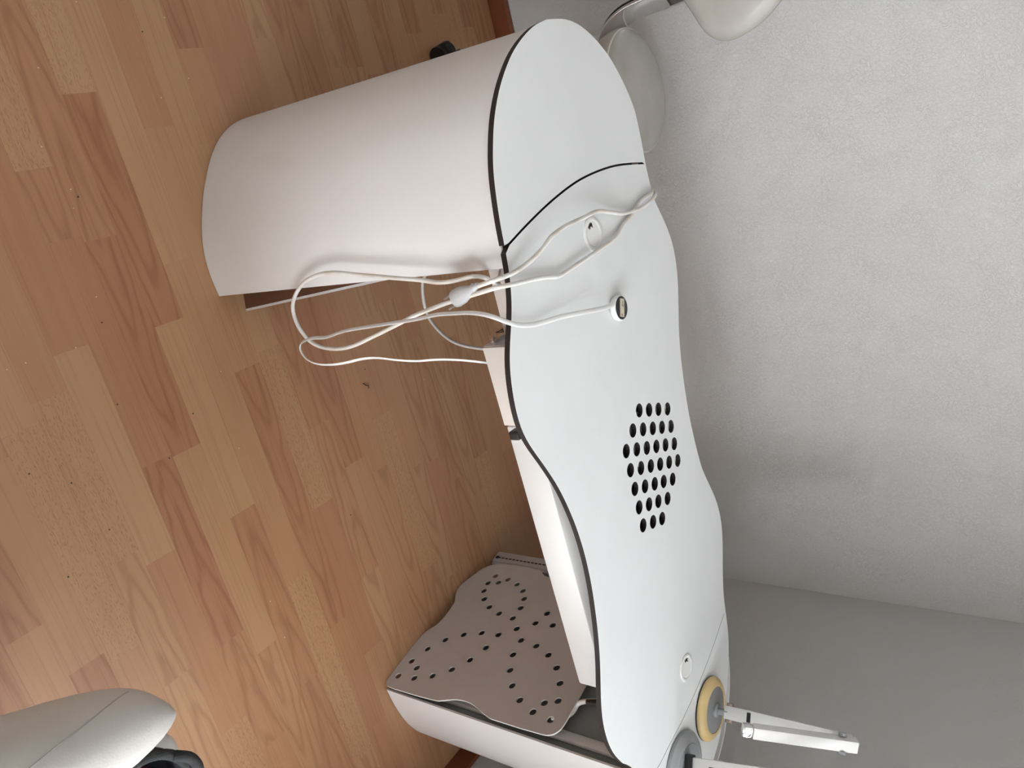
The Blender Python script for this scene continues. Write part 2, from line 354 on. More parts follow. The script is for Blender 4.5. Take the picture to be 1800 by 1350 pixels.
def plate_mesh(name, loops, thick, mats, M4=None):
    """flat board with holes: loops of (x, y); body from z=0 down to -thick; mats = (face, edge)"""
    cu = bpy.data.curves.new(name, 'CURVE'); cu.dimensions = '2D'; cu.fill_mode = 'BOTH'; cu.extrude = thick / 2
    for lp in loops:
        s = cu.splines.new('POLY'); s.points.add(len(lp) - 1); s.use_cyclic_u = True
        for pt, c in zip(s.points, lp): pt.co = (c[0], c[1], 0, 1)
    tmp = bpy.data.objects.new(name, cu); COL.objects.link(tmp)
    dg = bpy.context.evaluated_depsgraph_get(); dg.update()
    me = bpy.data.meshes.new_from_object(tmp.evaluated_get(dg))
    bpy.data.objects.remove(tmp); bpy.data.curves.remove(cu)
    me.materials.clear()
    for mm in mats: me.materials.append(mm)
    bm = bmesh.new(); bm.from_mesh(me)
    bmesh.ops.remove_doubles(bm, verts=bm.verts, dist=1e-6)
    bmesh.ops.translate(bm, verts=bm.verts, vec=(0, 0, -thick / 2))
    for f in bm.faces:
        f.normal_update()
        f.material_index = 0 if abs(f.normal.z) > .5 else 1
        f.smooth = False
    if M4 is not None: bmesh.ops.transform(bm, matrix=M4, verts=bm.verts)
    bmesh.ops.recalc_face_normals(bm, faces=bm.faces)
    bm.to_mesh(me); bm.free()
    return me
def circle(cx, cy, r, n=28):
    return [(cx + r * math.cos(2 * PI * k / n), cy + r * math.sin(2 * PI * k / n)) for k in range(n)]

# ------------------------------------------------------------------ room
ROW0, ROWW = 0.593, 0.0628
CUTS = {-3: [.70], -2: [.21], -1: [-.30, .146, .571, .98], 0: [-.55, -.16, -.037, .397, .81, 1.079], 1: [-.45, -.025, .403, .88], 2: [-.70, -.274, .157, .577, 1.02],
        3: [-.5, .05, .59, .787, 1.3], 4: [-.2, .30, .95], 5: [-.62, -.156, .28, .667, 1.074], 6: [-.75, -.339, .06, .491, .896, 1.33],
        7: [-.5, .2, .62, 1.1], 8: [-.2, .31, .673, 1.2], 9: [-.352, .12, .55, 1.0]}
STRIP = {(0, 4): (.12, 1.0), (0, 2): (.35, 1.0), (0, 3): (.20, .0), (0, 0): (.45, 1.0), (1, 2): (.12, 1.0), (1, 3): (.72, 0), (2, 2): (.08, 1.0), (2, 1): (.92, .5), (2, 3): (.86, 0), (2, 4): (.30, 1.0),
         (-1, 2): (.86, 0.0), (-1, 1): (.25, 0.0), (-1, 3): (.35, 0.0), (0, 1): (.82, .5), (1, 1): (.35, 1.0),
         (3, 3): (.55, 0), (3, 2): (.60, 0), (4, 1): (.62, 0), (4, 2): (.22, 1.0), (5, 2): (.78, .0), (5, 1): (.75, 0), (5, 3): (.70, .5), (6, 3): (.30, 1.0), (6, 1): (.18, 1.0), (6, 2): (.55, 0),
         (6, 4): (.45, 1.0), (8, 2): (.45, 0), (-3, 1): (.55, 0.0), (-3, 0): (.72, .5), (-2, 1): (.75, .5), (0, 5): (.40, 1.0)}
def build_floor():
    bm = bmesh.new()
    uvl = bm.loops.layers.uv.new('strip_uv')
    cl = bm.loops.layers.float_color.new('strip')
    rnd = random.Random(11)
    k0 = int(math.floor((NWY - .1 - ROW0) / ROWW)); k1 = int(math.ceil((BWY + .1 - ROW0) / ROWW))
    for k in range(k0, k1):
        y0 = ROW0 + k * ROWW; y1 = y0 + ROWW
        cuts = sorted(CUTS.get(k, []))
        if not cuts: cuts = [rnd.uniform(-.4, .1)]
        n_known = len(cuts)
        while cuts[-1] < (FARX + .1 if y0 < CORY else RWX + .02): cuts.append(cuts[-1] + rnd.uniform(.26, .5))
        left = []
        xx = cuts[0]
        while xx > LWX - .1:
            xx -= rnd.uniform(.26, .5); left.append(xx)
        base = len(left)
        cuts = sorted(left) + cuts
        for i in range(len(cuts) - 1):
            x0, x1 = cuts[i], cuts[i + 1]
            key = (k, i - base + 1)
            if key in STRIP: tone, kind = STRIP[key]
            else:
                tone = rnd.choice([.18, .3, .4, .5, .6, .72, .8]) + rnd.uniform(-.06, .06)
                kind = rnd.choice([0, 0, 1.0, 1.0, .5 if tone > .6 else 0])
            seed = rnd.random(); fl = rnd.random() < .5; u0 = rnd.uniform(0, 5)
            vs = [bm.verts.new(c) for c in ((x0, y0, 0), (x1, y0, 0), (x1, y1, 0), (x0, y1, 0))]
            f = bm.faces.new(vs)
            for lp, (uu, vv) in zip(f.loops, ((x0, 0), (x1, 0), (x1, ROWW), (x0, ROWW))):
                lp[uvl].uv = ((-uu if fl else uu) + u0, vv)
                lp[cl] = (tone, kind, seed, 1)
    me = bpy.data.meshes.new('floor'); bm.to_mesh(me); bm.free()
    return struct(link('floor', me, M['floor']))
build_floor()
struct(box('wall_back', (LWX - .12, BWY, -.05), (RWX - .0005, BWY + .12, CEIL), M['wall']))
struct(box('wall_left', (LWX - .12, NWY - .2, -.05), (LWX, BWY, CEIL), M['wall']))
def holed(name, axis, lo, hi, a0, a1):
    """wall slab with a window opening running a0..a1 along axis (0 or 1)"""
    bm = bmesh.new()
    for c0, c1, z0, z1 in ((lo[axis], hi[axis], lo[2], WZ0), (lo[axis], hi[axis], WZ1, hi[2]), (lo[axis], a0, WZ0, WZ1), (a1, hi[axis], WZ0, WZ1)):
        l2, h2 = list(lo), list(hi)
        l2[axis], h2[axis], l2[2], h2[2] = c0, c1, z0, z1
        bm_box(bm, l2, h2)
    return struct(obj(name, bm, M['wall'], smooth=False))
holed('wall_rear', 0, (LWX, NWY - .2, -.05), (FARX + .2, NWY, CEIL), W1X0, W1X1)
holed('wall_side', 1, (FARX, NWY, -.05), (FARX + .2, CORY, CEIL), W2Y0, W2Y1)
holed('wall_right', 1, (RWX, CORY, -.05), (RWX + .2, BWY + .12, CEIL), W3Y0, W3Y1)
struct(box('wall_projection', (RWX + .2, CORY, -.05), (FARX + .2, CORY + .1, CEIL), M['wall']))
struct(box('ceiling', (LWX - .12, NWY - .2, CEIL), (FARX + .2, BWY + .12, CEIL + .1), M['ceiling']))
def window(name, axis, at, out, a0, a1):
    """frame, pane and sill in the opening; out = -1 or 1 towards outdoors"""
    def bb(p, q, z0, z1, d0, d1):
        l2, h2 = [0, 0, z0], [0, 0, z1]
        l2[axis], h2[axis] = p, q
        e = sorted((at + out * d0, at + out * d1)); l2[1 - axis], h2[1 - axis] = e
        return l2, h2
    w = bpy.data.objects.new(name, None); COL.objects.link(w); struct(w)
    am = (a0 + a1) / 2; w.location = ((am, at, WZ0) if axis == 0 else (at, am, WZ0))
    bm = bmesh.new()
    for p, q, z0, z1 in ((a0, a1, WZ0, WZ0 + .06), (a0, a1, WZ1 - .06, WZ1), (a0, a0 + .06, WZ0, WZ1), (a1 - .06, a1, WZ0, WZ1), (am - .04, am + .04, WZ0, WZ1)):
        bm_box(bm, *bb(p, q, z0, z1, .15, .19))
    obj('window_frame', bm, M['frame'], w, smooth=False)
    lo, hi = bb(a0 + .03, a1 - .03, WZ0 + .03, WZ1 - .03, .165, .171); box('window_pane', lo, hi, M['glass'], w)
    lo, hi = bb(a0, a1, WZ0, WZ0 + .02, -.03, .15); box('window_sill', lo, hi, M['frame'], w, bev=.004)
window('window_1', 0, NWY, -1, W1X0, W1X1)
window('window_2', 1, FARX, 1, W2Y0, W2Y1)
window('added_window', 1, RWX, 1, W3Y0, W3Y1)  # unseen opening, added for its fill light on the table
def baseboard(name, lo, hi):
    struct(box(name, lo, hi, M['baseboard'], bev=.003))
baseboard('baseboard_back', (LWX, BWY - .018, 0), (RWX - .001, BWY - .0005, .063))
baseboard('baseboard_right', (RWX - .015, CORY, 0), (RWX - .0005, BWY - .019, .063))
baseboard('baseboard_left', (LWX + .0005, NWY, 0), (LWX + .015, BWY - .019, .063))

# ------------------------------------------------------------------ manicure table
TZ, TH = 0.740, 0.010
table = thing('manicure_table', 'long white wavy-edged manicure table with dark edge, standing by the wall', 'table', (.6, 1.1, 0))
def v3(l, zz=0): return [Vector((a, b, zz)) for a, b in l]
front = FRONT + [(1.200, .912), (1.270, .942), (1.340, .985), (1.400, 1.045), (1.430, 1.115)]
back = [(-.1786, 1.152)] + BACK[1:] + [(1.412, 1.160), (1.430, 1.115)]
fs = smooth_line(v3(front[:-7]), 3, .012)
fs2 = smooth_line(v3(front[-8:]), 3, .012)
bs = smooth_line(v3(back), 3, .012)
s1 = smooth_line(catmull(v3(SEAM1), 8), 2, .012)
S2P = SEAM2 + [(1.195, .932), (1.180, .912)]
s2 = smooth_line(catmull(v3(S2P), 8), 2, .012)
fs = fs + fs2[1:]
def nearest(line, p): return min(range(len(line)), key=lambda i: (line[i] - p).length)
fa, fb = nearest(fs, s1[0]), nearest(fs, s2[-1])
ba, bb = nearest(bs, s1[-1]), nearest(bs, s2[0])
def offs(line, d):
    out = []
    for i, p in enumerate(line):
        t = (line[min(i + 1, len(line) - 1)] - line[max(i - 1, 0)]).normalized()
        out.append(p + Vector((-t.y, t.x, 0)) * d)
    return out
TM = Matrix.Translation((0, 0, TZ))
# the two seams run from the front edge (start) to the back edge (end) or the other way
g1 = .0019
leaf_l = [p for p in fs[:fa - 0]] + [fs[fa]] + offs(s1, g1)[1:-1] + [bs[ba]] + list(reversed(bs[:ba]))
s2f = list(reversed(s2))
main = [fs[fa + 1]] + fs[fa + 2:fb] + [fs[fb]] + offs(s2f, .0007)[1:-1] + [bs[bb]] + list(reversed(bs[ba + 1:bb])) + list(reversed(offs(s1, -g1)))[0:-1]
leaf_r = fs[fb + 1:] + list(reversed(bs[bb + 1:]))[1:] + list(reversed(offs(s2f, -.0007)))[0:]
def xy(l): return [(p.x, p.y) for p in l]
ang = 0.0
G1C, G1R = (.1731, 1.1430), .0300
G2C, G2R = (1.1112, 1.1550), .0290
loops = [xy(main)]
hh = [circle(x, y, .0136) for x, y in HOLES]
link('table_top', plate_mesh('table_top', loops + hh + [circle(*G1C, G1R - .004), circle(*G2C, G2R - .004)], TH, (M['top'], M['edge']), TM), None, table)
ll = link('table_leaf', plate_mesh('table_leaf', [xy(leaf_l)], TH, (M['top'], M['edge']), TM), None, table)
ll['label'] = 'rounded leaf at the near-left end of the table'
lr = link('table_leaf', plate_mesh('table_leaf', [xy(leaf_r)], TH, (M['top'], M['edge']), TM), None, table)
# dark strips just below the seams
def strip_under(name, line, w, z0, z1, mat):
    a, b = offs(line, w), offs(line, -w)
    bm = bmesh.new(); R = []
    for p, q in zip(a, b):
        R.append([bm.verts.new((p.x, p.y, z1)), bm.verts.new((q.x, q.y, z1)), bm.verts.new((q.x, q.y, z0)), bm.verts.new((p.x, p.y, z0))])
    for r, s in zip(R, R[1:]):
        for k in range(4): bm.faces.new((r[k], r[(k + 1) % 4], s[(k + 1) % 4], s[k]))
    bm.faces.new(R[0]); bm.faces.new(list(reversed(R[-1])))
    return obj(name, bm, mat, table, smooth=False)
strip_under('joint_strip', s1[3:-3], .006, TZ - TH - .006, TZ - TH - .0002, M['edge'])
strip_under('joint_strip', s2[2:-2], .006, TZ - TH - .006, TZ - TH - .0002, M['edge'])

# dust filter tray under the round holes
bm = bmesh.new()
cx, cy = .645, 1.20
bm_box(bm, (.44, 1.03, .655), (.85, 1.34, .660)); 
for lo, hi in (((.44, 1.03, .66), (.445, 1.34, .7295)), ((.845, 1.03, .66), (.85, 1.34, .7295)), ((.44, 1.03, .66), (.85, 1.035, .7295)), ((.44, 1.335, .66), (.85, 1.34, .7295))):
    bm_box(bm, lo, hi)
obj('dust_filter_box', bm, M['black'], table, smooth=False)
bm = bmesh.new()
rnd = random.Random(4)
cyl(bm, (.62, 1.24, .661), (.62, 1.24, .690), .060, .060, 32)
for k in range(9):
    a = 2 * PI * k / 9
    bm_box(bm, (.012, -.004, 0), (.055, .004, .006), Matrix.Translation((.62, 1.24, .690)) @ Matrix.Rotation(a, 4, 'Z') @ Matrix.Rotation(.5, 4, 'X'))
obj('fan', bm, M['steel'], table, smooth=False)

# grommets
def grommet(c, r, rot):
    bm = bmesh.new()
    lathe(bm, [(r - .008, -.004), (r - .008, .0012), (r - .006, .0022), (r - .001, .0022), (r + .0005, .0012), (r + .0005, .0001), (r - .0042, .0), (r - .0042, -.009)], 48, (c[0], c[1], TZ))
    g = obj('cable_grommet', bm, M['whiteplastic'], table)
    # lid with a pocket cut towards the rim
    n = 40; cr = r - .0085
    cut = [(c[0] + math.cos(rot + a) * q, c[1] + math.sin(rot + a) * q) for a, q in ((-.50, .020), (.0, .0215), (.50, .020), (.42, .0125), (-.1, .0145), (-.75, .011))]
    link('grommet_lid', plate_mesh('grommet_lid', [circle(c[0], c[1], cr, n), cut], .0016, (M['whiteplastic'], M['whiteplastic']), Matrix.Translation((0, 0, TZ + .0014))), None, g)
    bm = bmesh.new(); cyl(bm, (c[0], c[1], TZ - .012), (c[0], c[1], TZ - .008), cr + .003, n=32)
    obj('grommet_cup', bm, M['greycable'], g)
grommet(G1C, G1R, math.radians(195))
grommet(G2C, G2R, math.radians(160))

# box under the front edge (two runs), rail behind it
def yaw_box(name, lo, hi, mat, parent, piv, a, bev=.0015):
    M4 = Matrix.Translation(piv) @ Matrix.Rotation(a, 4, 'Z') @ Matrix.Translation(-Vector(piv))
    return box(name, lo, hi, mat, parent, bev, M4)
pv = (.29, .897, .67); AY = math.radians(1.6)
ac = yaw_box('front_casing', (.291, .897, .639), (.432, 1.02, .7005), M['cream'], table, pv, AY)
yaw_box('front_casing', (.4345, .8985, .641), (.985, 1.02, .7005), M['cream2'], table, pv, AY, .004)
box('under_rail', (.165, .942, .655), (.289, .962, .7295), M['cream'], table, .001)
box('under_rail', (.165, 1.30, .70), (1.15, 1.32, .7295), M['cream2'], table, .001)
# steel end plate with screw and grille on the left end of the casing
bm = bmesh.new(); bm_box(bm, (.2885, .899, .641), (.2905, .965, .699))
obj('end_plate', bm, M['steel'], table, smooth=False)
bm = bmesh.new()
for i in range(5): bm_box(bm, (.282, .9520, .6300 + i * .0110), (.2832, 1.000, .6314 + i * .0110))
for i in range(5): bm_box(bm, (.282, .9520 + i * .0115, .6300), (.2832, .9533 + i * .0115, .6755))
obj('grille', bm, M['black'], table, smooth=False)
bm = bmesh.new()
cyl(bm, (.2886, .9165, .6500), (.2850, .9165, .6500), .0078, n=20); cyl(bm, (.2851, .9165, .6500), (.2790, .9165, .6500), .0050, n=6)
obj('screw', bm, M['chrome'], table)
bm = bmesh.new()
bm_box(bm, (.405, .8215, .7120), (.4190, .8400, .7298), None, .002)
obj('edge_clip', bm, M['black'], table)

# left pedestal: curved sheet
def sheet(name, bot, top, z0, z1, mat, thick, nz=14, trim=None):
    B = smooth_line(v3(bot), 3, .012); n = len(B)
    T = smooth_line(v3(top), 3, None) if False else smooth_line(v3(top), 3, .012)
    def at(line, t):
        f = t * (len(line) - 1); i = min(int(f), len(line) - 2); return line[i].lerp(line[i + 1], f - i)
    bm = bmesh.new(); G = []
    BL = [at(B, i / (n - 1)) for i in range(n)]; TL = [at(T, i / (n - 1)) for i in range(n)]
    for side in (.5, -.5):
        bo_, to_ = offs(BL, thick * side), offs(TL, thick * side)
        G.append([[bm.verts.new((*p.lerp(q, j / nz).xy, z0 + (z1 - z0) * j / nz)) for j in range(nz + 1)] for p, q in zip(bo_, to_)])
    for g in G:
        for a, b in zip(g, g[1:]):
            for j in range(nz): bm.faces.new((a[j], b[j], b[j + 1], a[j + 1]))
    g, h = G
    for i in range(n - 1):
        for j in (0, nz): bm.faces.new((g[i][j], g[i + 1][j], h[i + 1][j], h[i][j]))
    for i in (0, n - 1):
        for j in range(nz): bm.faces.new((g[i][j], g[i][j + 1], h[i][j + 1], h[i][j]))
    return obj(name, bm, mat, table, angle=40)
lb = [(.1399, .8733), (.0962, .8694), (.044, .8748), (.0003, .8888), (-.0633, .9191), (-.1254, .961), (-.1608, .9962), (-.1828, 1.0335), (-.1930, 1.0737), (-.1955, 1.115),
      (-.188, 1.180), (-.165, 1.245), (-.120, 1.300), (-.060, 1.345), (.010, 1.368), (.090, 1.375)]
lt = [(.1650, .8940), (.1291, .8935), (.0875, .8985), (.0473, .9090), (.0117, .9200), (-.0311, .9360), (-.0616, .9540), (-.0900, .9770), (-.1200, 1.0070), (-.1490, 1.0500), (-.1690, 1.1087), (-.1740, 1.165),
      (-.166, 1.225), (-.143, 1.275), (-.105, 1.322), (-.055, 1.358), (.010, 1.378), (.090, 1.380)]
sh = sheet('pedestal_shell', lb, lt, .002, TZ - TH - .0005, M['shell'], .005)
sh['label'] = 'curved off-white sheet at the left end of the table'
# slanted brown board inside it
bm = bmesh.new()
A = Vector((.1833, .9211, .001)); dd = Vector((-.980, .199, 0)).normalized(); nn = Vector((.199, .980, 0)).normalized()
q = [A, A + dd * .26, A + dd * .26 + Vector((0, 0, .72)), A + dd * .040 + Vector((0, 0, .72))]
f1 = [bm.verts.new(p) for p in q]; f2 = [bm.verts.new(p + nn * .004) for p in q]
bm.faces.new(f1); bm.faces.new(f2[::-1])
for k in range(4): bm.faces.new((f1[k], f1[(k + 1) % 4], f2[(k + 1) % 4], f2[k]))
bo = obj('inner_board', bm, M['brownface'], table, smooth=False); bo['label'] = 'brown inner board with a slanted white edge'
bm = bmesh.new()
pa, pb = q[0], q[3]
e1 = [pa - nn * .0008, pa - nn * .0008 - dd * .0045, pa + nn * .005 - dd * .0045, pa + nn * .005]
e2 = [v + (pb - pa) for v in e1]
r1 = [bm.verts.new(p) for p in e1]; r2 = [bm.verts.new(p) for p in e2]
for k in range(4): bm.faces.new((r1[k], r1[(k + 1) % 4], r2[(k + 1) % 4], r2[k]))
bm.faces.new(r1); bm.faces.new(r2[::-1])
obj('edge_band', bm, M['whiteplastic'], bo, smooth=False)

# right pedestal: curved sheet open to the left
rb = [(1.2002, .9365), (1.2416, .9406), (1.2782, .9469), (1.3296, .9609), (1.3786, .9838), (1.4250, 1.020), (1.4550, 1.075), (1.4620, 1.140), (1.448, 1.210), (1.415, 1.280), (1.365, 1.335), (1.300, 1.370), (1.220, 1.385)]
sheet('pedestal_shell', rb, rb, .002, TZ - TH - .0005, M['shell'], .005)
box('inner_rail', (1.200, .962, .002), (1.2125, .985, .725), M['cream2'], table, .003)

# perforated panel of the right pedestal
P0 = Vector((1.1828, .9397, 0)); PD = Vector((-.1764, .9843, 0)).normalized(); PN = PD.cross(Vector((0, 0, 1)))
PM = Matrix((PD, Vector((0, 0, 1)), PN)).transposed().to_4x4(); PM.translation = P0
out = [(.002, .001), (.06, 0), (.135, 0), (.158, .0015), (.176, .008), (.198, .0225), (.22, .027), (.25, .0275), (.282, .0245), (.306, .010), (.325, .001), (.345, .001), (.385, .017), (.415, .030), (.434, .048), (.446, .08),
       (.450, .18), (.446, .22), (.430, .24), (.426, .27), (.430, .30), (.446, .32), (.450, .36), (.450, .49), (.442, .515), (.420, .524), (.34, .524), (.30, .515), (.25, .498), (.20, .515), (.16, .524),
       (.045, .5245), (.022, .522), (.008, .513), (.0, .498), (-.003, .43), (-.004, .345), (.001, .325), (.009, .302), (.0165, .275), (.0175, .255), (.014, .228), (.005, .206), (-.004, .186), (-.008, .12), (-.010, .045), (-.009, .012)]
o2 = smooth_line(v3(out + [out[0]]), 1, .006)[:-1]
holes = [circle(a, b, .0087, 20) for a, b in PH]
pm = link('perforated_panel', plate_mesh('perforated_panel', [xy(o2)] + holes, .0035, (M['plate'], M['plateedge']), PM @ Matrix.Translation((0, 0, .0))), None, table)
pm['label'] = 'notched panel with looping rows of round holes'
box('back_panel', (.006, .001, .0360), (.425, .7285, .0400), M['inner'], table, 0, PM)
# slotted upright beyond the panel
bm = bmesh.new()
PX = Matrix.Translation((1.146, 1.418, 0)) @ Matrix.Rotation(math.radians(10), 4, 'Z')
bm_box(bm, (-.010, 0, .004), (.016, .010, .640), PX, .001); bm_box(bm, (-.016, .008, .004), (.022, .046, .640), PX, .002)
up = obj('slotted_upright', bm, M['plate'], table)
bm = bmesh.new()
for i in range(44):
    z0 = .018 + i * .0135
    bm_box(bm, (-.0168, .0205, z0), (-.0155, .0245, z0 + .0095), PX)
bm_box(bm, (-.0168, .0175, .010), (-.0155, .0275, .020), PX)
obj('slot_row', bm, M['black'], up, smooth=False)

# ------------------------------------------------------------------ cables
def cable(bm, pts, r, flat=None, up=None, sub=5, it=2):
    P = smooth_line(catmull(pts, sub), it, .006)
    tube_mesh(bm, P, r, 10, flat, up)
    return P
pc = thing('power_cord', 'thick white power cord looping over the left part of the table and hanging in front', 'cable', (C1[0][0], C1[0][1], C1[0][2]))
bm = bmesh.new(); cable(bm, C1, .0036)
obj('cord', bm, M['cable'], pc)
# flat two-pin plug
bm = bmesh.new()
A = Vector(C1[0]); dirp = Vector((.010, 0, -.030)).normalized(); side = Vector((1, 0, 0)); side = (side - side.dot(dirp) * dirp).normalized(); nz_ = dirp.cross(side)
def ring(d, w, h, off=0): return [A + dirp * d + side * (off + w * math.cos(a)) + nz_ * (h * math.sin(a)) for a in [2 * PI * k / 16 for k in range(16)]]
secs = [ring(-.006, .0045, .0045), ring(.001, .0050, .005), ring(.004, .0075, .006), ring(.007, .0058, .0052), ring(.012, .0070, .006), ring(.020, .0105, .0078), ring(.030, .0135, .0085), ring(.046, .0140, .0085), ring(.052, .0125, .0070)]
R_ = [[bm.verts.new(p) for p in s] for s in secs]
for a, b in zip(R_, R_[1:]):
    for k in range(16): bm.faces.new((a[k], a[(k + 1) % 16], b[(k + 1) % 16], b[k]))
bm.faces.new(R_[0]); bm.faces.new(R_[-1][::-1])
pl = obj('plug', bm, M['plug'], pc); pl['label'] = 'pale grey flat plug'
for s in (-1, 1):
    bm = bmesh.new(); b0 = A + dirp * .051 + side * (.0085 * s)
    cyl(bm, b0, b0 + dirp * .018, .002, n=12); obj('pin', bm, M['steel'], pl)

fc = thing('flat_cord', 'flat white cord with a round black-topped puck, hanging in a long loop', 'cable', C2[0])
bm = bmesh.new(); cable(bm, C2, .003, (.0082, .0028), (0, .9, .45))
obj('cord', bm, M['ribbon'], fc)
pk = (.3150, 1.1640, TZ)
bm = bmesh.new()
lathe(bm, [(0, .0002), (.0175, .0002), (.0215, .003), (.0235, .0075), (.0235, .0125), (.0225, .0145), (.0205, .0148), (0, .0148)], 48, pk)
hd = obj('puck', bm, M['whiteplastic'], fc)
bm = bmesh.new(); lathe(bm, [(0, .0146), (.0210, .0146), (.0210, .0156), (.0200, .0160), (0, .0160)], 48, pk)
tp = obj('black_cap', bm, M['black'], hd)
LM = Matrix.Translation((pk[0], pk[1], pk[2] + .0161)) @ Matrix.Rotation(math.radians(-22), 4, 'Z')
box('paper_label', (-.0165, -.0075, 0), (.0165, .0075, .0004), M['label'], hd, 0, LM)
bm = bmesh.new()
for lo, hi in (((-.012, .001, .0004), (-.008, .0022, .0006)), ((-.006, .0022, .0004), (-.0015, .0035, .0006)), ((-.007, -.0008, .0004), (-.003, .0004, .0006)), ((.011, -.0035, .0004), (.0145, -.002, .0006)), ((.011, .0005, .0004), (.0145, .0018, .0006))):
    bm_box(bm, lo, hi, LM)
obj('label_print', bm, M['ink'], hd, smooth=False)

bm = bmesh.new(); cable(bm, C3, .0030)
tag(obj('grey_cord', bm, M['greycable']), 'thin grey cord hanging in a curve behind the white cords', 'cable')
hs = thing('cord_end', 'short white hose end sticking out above the perforated panel', 'cable', C4[0])
bm = bmesh.new(); cable(bm, C4, .0055); obj('hose', bm, M['cable'], hs)
bm = bmesh.new(); cyl(bm, (1.068, .955, .618), (1.061, .957, .652), .0058, .0072, 16)
obj('black_tip', bm, M['black'], hs)

# ------------------------------------------------------------------ lamps standing at the table's right end
def bar(bm, p0, p1, w, d, roll=0, cap=.001):
    """square tube from p0 to p1; roll = compass angle of its broad side"""
    p0, p1 = Vector(p0), Vector(p1); L_ = (p1 - p0).length; z_ = (p1 - p0).normalized()
    x_ = Vector((math.cos(roll), math.sin(roll), 0)); x_ = (x_ - x_.dot(z_) * z_).normalized()
    q = Matrix((x_, z_.cross(x_), z_)).transposed().to_4x4(); roll = 0
    return bm_box(bm, (-w / 2, -d / 2, 0), (w / 2, d / 2, L_), Matrix.Translation(p0) @ q @ Matrix.Rotation(roll, 4, 'Z'), cap)
B1 = Vector((1.2670, 1.2120, TZ))
lamp = thing('desk_lamp', 'folded white desk lamp on a yellowed round base with grey disc', 'lamp', B1)
bm = bmesh.new()
lathe(bm, [(0, .0002), (.0660, .0002), (.0690, .002), (.0690, .0035), (0, .0035)], 64, B1); obj('base_gasket', bm, M['black'], lamp)
bm = bmesh.new()
lathe(bm, [(.045, .0036), (.0685, .0036), (.0695, .006), (.0685, .0105), (.064, .0150), (.058, .0182), (.0515, .0195), (.0500, .0190), (.0495, .0150)], 64, B1)
b_ = obj('base_ring', bm, M['yellowed'], lamp); b_['label'] = 'yellowed beige base ring'
bm = bmesh.new(); lathe(bm, [(0, .0188), (.047, .0186), (.0494, .0178), (.0494, .010), (0, .010)], 64, B1); obj('base_disc', bm, M['greyplastic'], lamp)
hp = B1 + Vector((.0, .0, .0185))
bm = bmesh.new(); lathe(bm, [(0, .0), (.0150, .0), (.0150, .004), (.0125, .006), (0, .006)], 32, hp); 
obj('swivel', bm, M['greyplastic2'], lamp)
bm = bmesh.new(); bm_box(bm, (-.006, -.007, .006), (.006, .007, .030), Matrix.Translation(hp) @ Matrix.Rotation(math.radians(-25), 4, 'Z'), .001)
obj('hinge_block', bm, M['greyplastic2'], lamp)
A0 = hp + Vector((-.002, 0, .022)); HJ = Vector((1.252, 1.207, 1.044))
viewd = -Vector((.72, .69, 0)).normalized()
rollbar = math.radians(-47)
bm = bmesh.new(); bar(bm, A0, HJ, .0275, .012, math.radians(-40)); ar = obj('lower_arm', bm, M['lampwhite'], lamp)
bm = bmesh.new(); p = A0.lerp(HJ, .195); bar(bm, p, p + (HJ - A0).normalized() * .0085, .0200, .0150, math.radians(-40)); obj('clip', bm, M['black'], ar)
sd = Vector((math.cos(math.radians(-40)), math.sin(math.radians(-40)), 0))
for s in (-1, 1):
    bm = bmesh.new(); c0 = A0 + Vector((0, 0, .010)) + sd * (.0138 * s)
    cyl(bm, c0, c0 + sd * (.006 * s), .0075, n=20); obj('knob', bm, M['clear'], lamp)
E2 = Vector((1.1780, 1.0950, .8700)); HT = HJ + Vector((-.005, -.010, .012))
dr = (HT - E2).normalized()
bm = bmesh.new(); bar(bm, E2 + dr * .022, HT, .0240, .020, math.radians(-12)); hd = obj('lamp_head', bm, M['lampwhite'], lamp)
bm = bmesh.new(); bar(bm, E2, E2 + dr * .0215, .0235, .0195, math.radians(-12), .004); obj('chrome_cap', bm, M['chrome'], hd)
for s in (-1, 1):
    bm = bmesh.new(); c0 = HT - dr * .028 + sd * (.0140 * s)
    cyl(bm, c0, c0 + sd * (.006 * s), .0080, n=20); obj('knob', bm, M['greyplastic2'], lamp)

B2 = Vector((1.2880, 1.0520, TZ))
lamp2 = thing('desk_lamp', 'white desk lamp on a light grey round base, nearer the frame edge', 'lamp', B2)
bm = bmesh.new()
lathe(bm, [(0, .0002), (.075, .0002), (.0785, .002), (.0780, .008), (.0710, .0150), (.063, .0180), (.0575, .0185), (.0565, .0165), (.0555, .0165), (.0545, .0185), (.0300, .0200), (0, .0200)], 72, B2)
obj('base', bm, M['greyplastic2'], lamp2)
H2 = Vector((1.2640, 1.0400, .7645))
bm = bmesh.new(); bar(bm, H2 + Vector((-.004, .0, -.002)), H2 + Vector((-.005, .001, .012)), .046, .024, math.radians(-42), .002); obj('hinge_block', bm, M['black'], lamp2)
T2 = Vector((1.215, 1.055, 1.08)); d2 = (T2 - H2).normalized()
H2s = H2 + d2 * .012
bm = bmesh.new(); bar(bm, H2s, T2, .042, .014, math.radians(-42)); ar2 = obj('arm', bm, M['lampwhite'], lamp2)
bm = bmesh.new(); p = H2s.lerp(T2, .12); bar(bm, p, p + d2 * .012, .016, .0160, math.radians(-42)); obj('clip', bm, M['black'], ar2)

